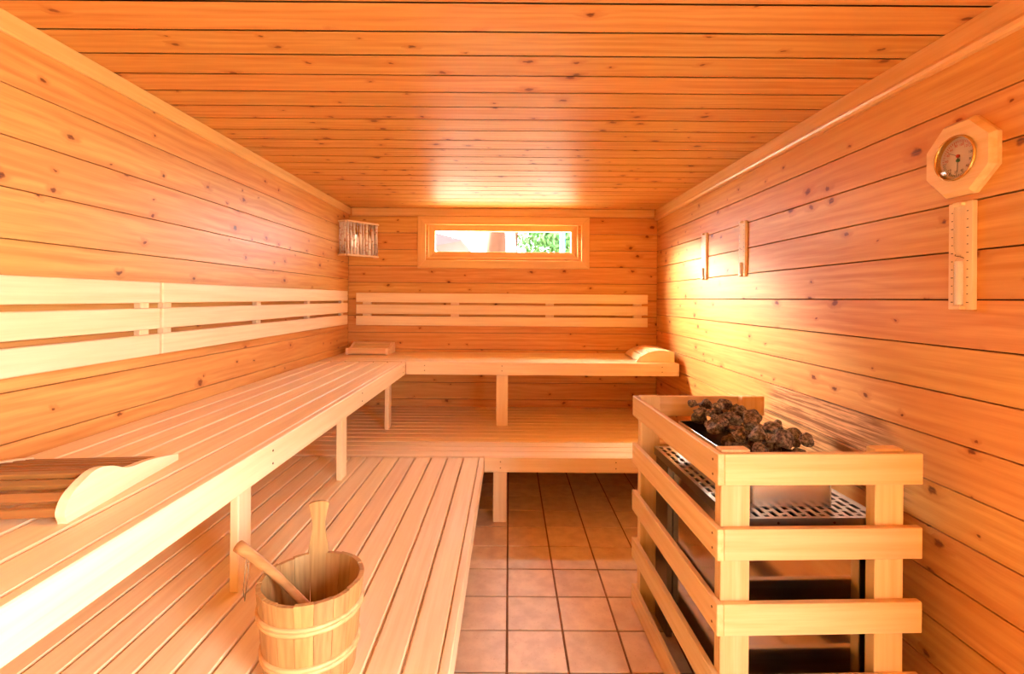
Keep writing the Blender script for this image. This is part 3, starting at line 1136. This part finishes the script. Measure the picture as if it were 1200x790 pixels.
def stones():
    rnd = random.Random(5)
    placed = []
    base = 0.7635
    rot = Matrix.Rotation(GR, 3, 'Z')
    def try_layer(count, rmin, rmax, margin, zcap):
        tries = 0
        n = 0
        while n < count and tries < 9000:
            tries += 1
            r = rnd.uniform(rmin, rmax)
            x = rnd.uniform(SX0 + r * margin, SX1 - r * margin)
            y = rnd.uniform(SY0 + r * margin, SY1 - r * margin)
            z = base + r * 0.95
            for (a, b, c, q) in placed:
                d2 = (x - a) ** 2 + (y - b) ** 2
                s = (r + q) * 1.01
                if d2 < s * s:
                    z = max(z, c + math.sqrt(s * s - d2))
            if z + r * 0.8 < zcap(x, y):
                placed.append((x, y, z, r))
                n += 1
    mid = lambda x, y: 0.915 - 0.5 * abs(x - (SX0 + SX1) / 2) ** 1.5
    try_layer(40, 0.030, 0.042, 1.3, lambda x, y: 0.865)
    try_layer(34, 0.030, 0.044, 1.12, mid)
    try_layer(30, 0.020, 0.030, 1.2, mid)
    for i, (x, y, z, r) in enumerate(placed):
        p = rot @ Vector((x, y, z)) + Vector(GO)
        o = put('sauna_stone', SM[i % 8], None, p, (rnd.uniform(-.5, .5), rnd.uniform(-.5, .5), rnd.uniform(0, 6.28)))
        o.scale = (r, r, r)
        tag(o, 'rough dark grey stone heaped in the heater box', 'stone', 'stones in the sauna heater')


stones()

# ------------------------------------------------------------------ bucket and ladle
BC = Vector((-0.487, 1.22, ZL + 0.0005))


def bucket():
    t = thing('sauna_bucket', 'wooden stave bucket with two hoops standing on the lower bench', 'bucket', BC)
    H, r0, r1, th = 0.220, 0.106, 0.125, 0.011
    n = 18
    da = 2 * math.pi / n
    def stave(top):
        bm = bmesh.new()
        g = 0.004
        rows = []
        sub = 4
        for rr, zz in ((r0, 0.0), (r1, top), (r1 - th, top), (r0 - th, 0.0)):
            rows.append([bm.verts.new((rr * math.cos(-da / 2 + g + (da - 2 * g) * k / sub) , rr * math.sin(-da / 2 + g + (da - 2 * g) * k / sub), zz)) for k in range(sub + 1)])
        for i in range(4):
            a, b = rows[i], rows[(i + 1) % 4]
            for k in range(sub):
                bm.faces.new((a[k], a[k + 1], b[k + 1], b[k]))
        for k in (0, sub):
            bm.faces.new([rows[i][k] for i in range(4)])
        # lay the grain upright: local x = up
        return bm
    variants = []
    for hgt in (H, H - 0.002, H + 0.001):
        bm = stave(hgt)
        bmesh.ops.transform(bm, matrix=Matrix(((0, 0, 1, 0), (0, 1, 0, 0), (-1, 0, 0, 0), (0, 0, 0, 1))), verts=bm.verts[:])
        variants.append(mesh('stave', bm, 'bucket'))
    back = Matrix(((0, 0, -1), (0, 1, 0), (1, 0, 0)))
    handle_i = 5
    a_off = R(104) - handle_i * da
    for i in range(n):
        if i == handle_i:
            continue
        rm = Matrix.Rotation(a_off + i * da, 3, 'Z') @ back
        put('stave', variants[i % 3], t, (0, 0, 0), rm.to_euler())
    # tall carved handle stave that carries on above the rim
    prof = [(-0.0150, -H), (-0.0195, -0.02), (-0.0265, 0.004), (-0.0215, 0.03), (-0.0155, 0.056), (-0.0160, 0.078), (-0.0205, 0.104), (-0.0260, 0.128), (-0.0262, 0.131), (-0.014, 0.1355), (0.0, 0.137)]
    pts = prof + [(-a, b) for a, b in prof[:-1][::-1]]
    bm = prism_bm([(b, a) for a, b in pts], th, 'z')
    bmesh.ops.bevel(bm, geom=bm.edges[:], offset=0.0018, segments=1, affect='EDGES')
    sl = (r1 - r0) / H
    rot3 = Matrix.Rotation(R(104), 3, 'Z') @ Matrix(((sl, 0, 1), (0, -1, 0), (1, 0, -sl)))
    e1 = rot3.col[0].normalized()
    e3 = rot3.col[2].normalized()
    e2 = e3.cross(e1)
    pos = Matrix.Rotation(R(104), 3, 'Z') @ Vector((r1 - th - 0.001, 0, H))
    put('handle', mesh('handle', bm, 'bucket'), t, pos, Matrix((e1, e2, e3)).transposed().to_euler())
    # hoops: flattened wooden bands
    for zc in (0.062, 0.158):
        rr = r0 + (r1 - r0) * zc / H
        for dz, e in ((-0.0055, 0.0), (0.0055, 0.001)):
            ring = [(rr - 0.0002, zc + dz - 0.0055), (rr + 0.004 + e, zc + dz - 0.0048), (rr + 0.0058 + e, zc + dz), (rr + 0.0045 + e, zc + dz + 0.0048), (rr + 0.0007, zc + dz + 0.0055)]
            put('hoop', mesh('hoop', lathe_bm(ring, 48), 'hoop', True), t)
    put('bottom', mesh('bottom', lathe_bm([(r0 - th - 0.0005, 0.012), (r0 - th + 0.0003, 0.024)], 36, True, True), 'water'), t)
    # loose end of the hoop tucked under
    return t


bucket()


def ladle():
    U, E = Vector((-0.688, 1.250, 0.664)), Vector((-0.470, 1.196, 0.523))
    t = thing('sauna_ladle', 'wooden ladle with a string loop leaning in the bucket', 'ladle', tuple(U))
    d = E - U
    pts, rad = [], []
    for i in range(13):
        f = i / 12
        p = d * f
        p = p + Vector((0, 0, 0.012 * math.sin(f * math.pi)))
        pts.append(p)
        rad.append(0.0142 - 0.003 * abs(math.sin(f * 2.2)) + 0.001 * math.cos(f * 5))
    put('handle', mesh('handle', tube_bm(pts, rad, 14), 'bucket', True), t)
    cup = lathe_bm([(0.020, 0.0), (0.033, 0.010), (0.036, 0.038), (0.033, 0.038), (0.030, 0.013), (0.018, 0.005)], 20, True, True)
    put('bowl', mesh('bowl', cup, 'bucket', True), t, d + Vector((0.034, -0.008, -0.052)))
    s = d * 0.17 + Vector((0, 0, 0.006))
    loop = [s + Vector((0.0, -0.012, 0.006)), s + Vector((0.003, -0.015, -0.03)), s + Vector((-0.002, -0.016, -0.075)), s + Vector((-0.006, -0.015, -0.108)), s + Vector((-0.010, -0.015, -0.080)), s + Vector((-0.006, -0.014, -0.035)), s + Vector((-0.003, -0.012, 0.004)), s + Vector((0.0, 0.0, 0.010))]
    put('string_loop', mesh('string_loop', tube_bm(loop, 0.0011, 6), 'string', True), t)


ladle()

# ------------------------------------------------------------------ outside the window
struct(put('ground', mesh('ground', box_bm(60, 60, 0.1), 'ground'), None, (0, 10, -0.25)))


def tree(name, label, loc, h, r, crown, cz, seed, leaves, lean=0.0):
    rnd = random.Random(seed)
    t = thing(name, label, 'tree', loc)
    pts = [(lean * k / 6 + rnd.uniform(-.02, .02), rnd.uniform(-.02, .02), h * k / 6) for k in range(7)]
    put('trunk', mesh('trunk', tube_bm(pts, [r * (1.15 - 0.5 * k / 6) for k in range(7)], 14), 'bark', True), t)
    if leaves:
        bm = bmesh.new()
        for _ in range(leaves):
            d = Vector((rnd.gauss(0, 1), rnd.gauss(0, 1), rnd.gauss(0, 1))).normalized() * (rnd.random() ** 0.45)
            c = Vector((d.x * crown[0] + lean, d.y * crown[1], cz + d.z * crown[2]))
            m = Euler((rnd.uniform(0, 6), rnd.uniform(0, 6), rnd.uniform(0, 6))).to_matrix()
            s = rnd.uniform(0.05, 0.10)
            bm.faces.new([bm.verts.new(c + m @ Vector(q) * s) for q in ((-1, 0, 0), (0, -0.45, 0.1), (1, 0, 0), (0, 0.45, 0.1))])
        o = put('foliage', mesh('foliage', bm, 'leaf'), t)
        o['kind'] = 'stuff'
    return t


tree('garden_tree', 'thick brown tree trunk outside the middle of the window', (-0.24, 9.0, -0.2), 5.5, 0.20, (1.6, 1.6, 0.6), 5.6, 3, 500)
tree('garden_tree', 'green leafy tree outside the window', (1.15, 11.5, -0.2), 2.6, 0.10, (1.05, 0.9, 0.62), 3.0, 5, 2600)
tree('garden_tree', 'thin bare-stemmed tree beside the thick trunk outside', (0.12, 9.6, -0.2), 4.2, 0.05, (0.9, 0.9, 0.6), 5.0, 8, 0)


def house():
    t = thing('house', 'white house with a grey tiled roof outside the window', 'house', (-4.2, 15.0, -0.2))
    put('wall', mesh('wall', box_bm(3.6, 4.0, 3.05), 'plaster'), t, (0, 2.0, 1.525))
    bm = prism_bm([(-2.75, 3.16), (-1.9, 3.06), (1.9, 3.06), (2.75, 3.22), (2.75, 3.27), (0.0, 3.95), (-2.75, 3.27)], 4.6, 'y')
    put('roof', mesh('roof', bm, 'roof'), t, (0, -0.3, 0))
    for xx in (-0.9, 0.9):
        put('window', mesh('window', box_bm(0.8, 0.06, 1.0, 0.01), 'blue'), t, (xx, -0.03, 1.4))


house()
b = thing('street_post', 'blue painted post outside the window edge', 'post', (1.02, 9.5, -0.2))
put('shaft', mesh('shaft', lathe_bm([(0.05, 0), (0.05, 2.9), (0.04, 2.95)], 16, True, True), 'blue'), b)
put('cap', mesh('cap', lathe_bm([(0.07, 2.95), (0.07, 3.0), (0.02, 3.06)], 16, True, True), 'blue'), b)
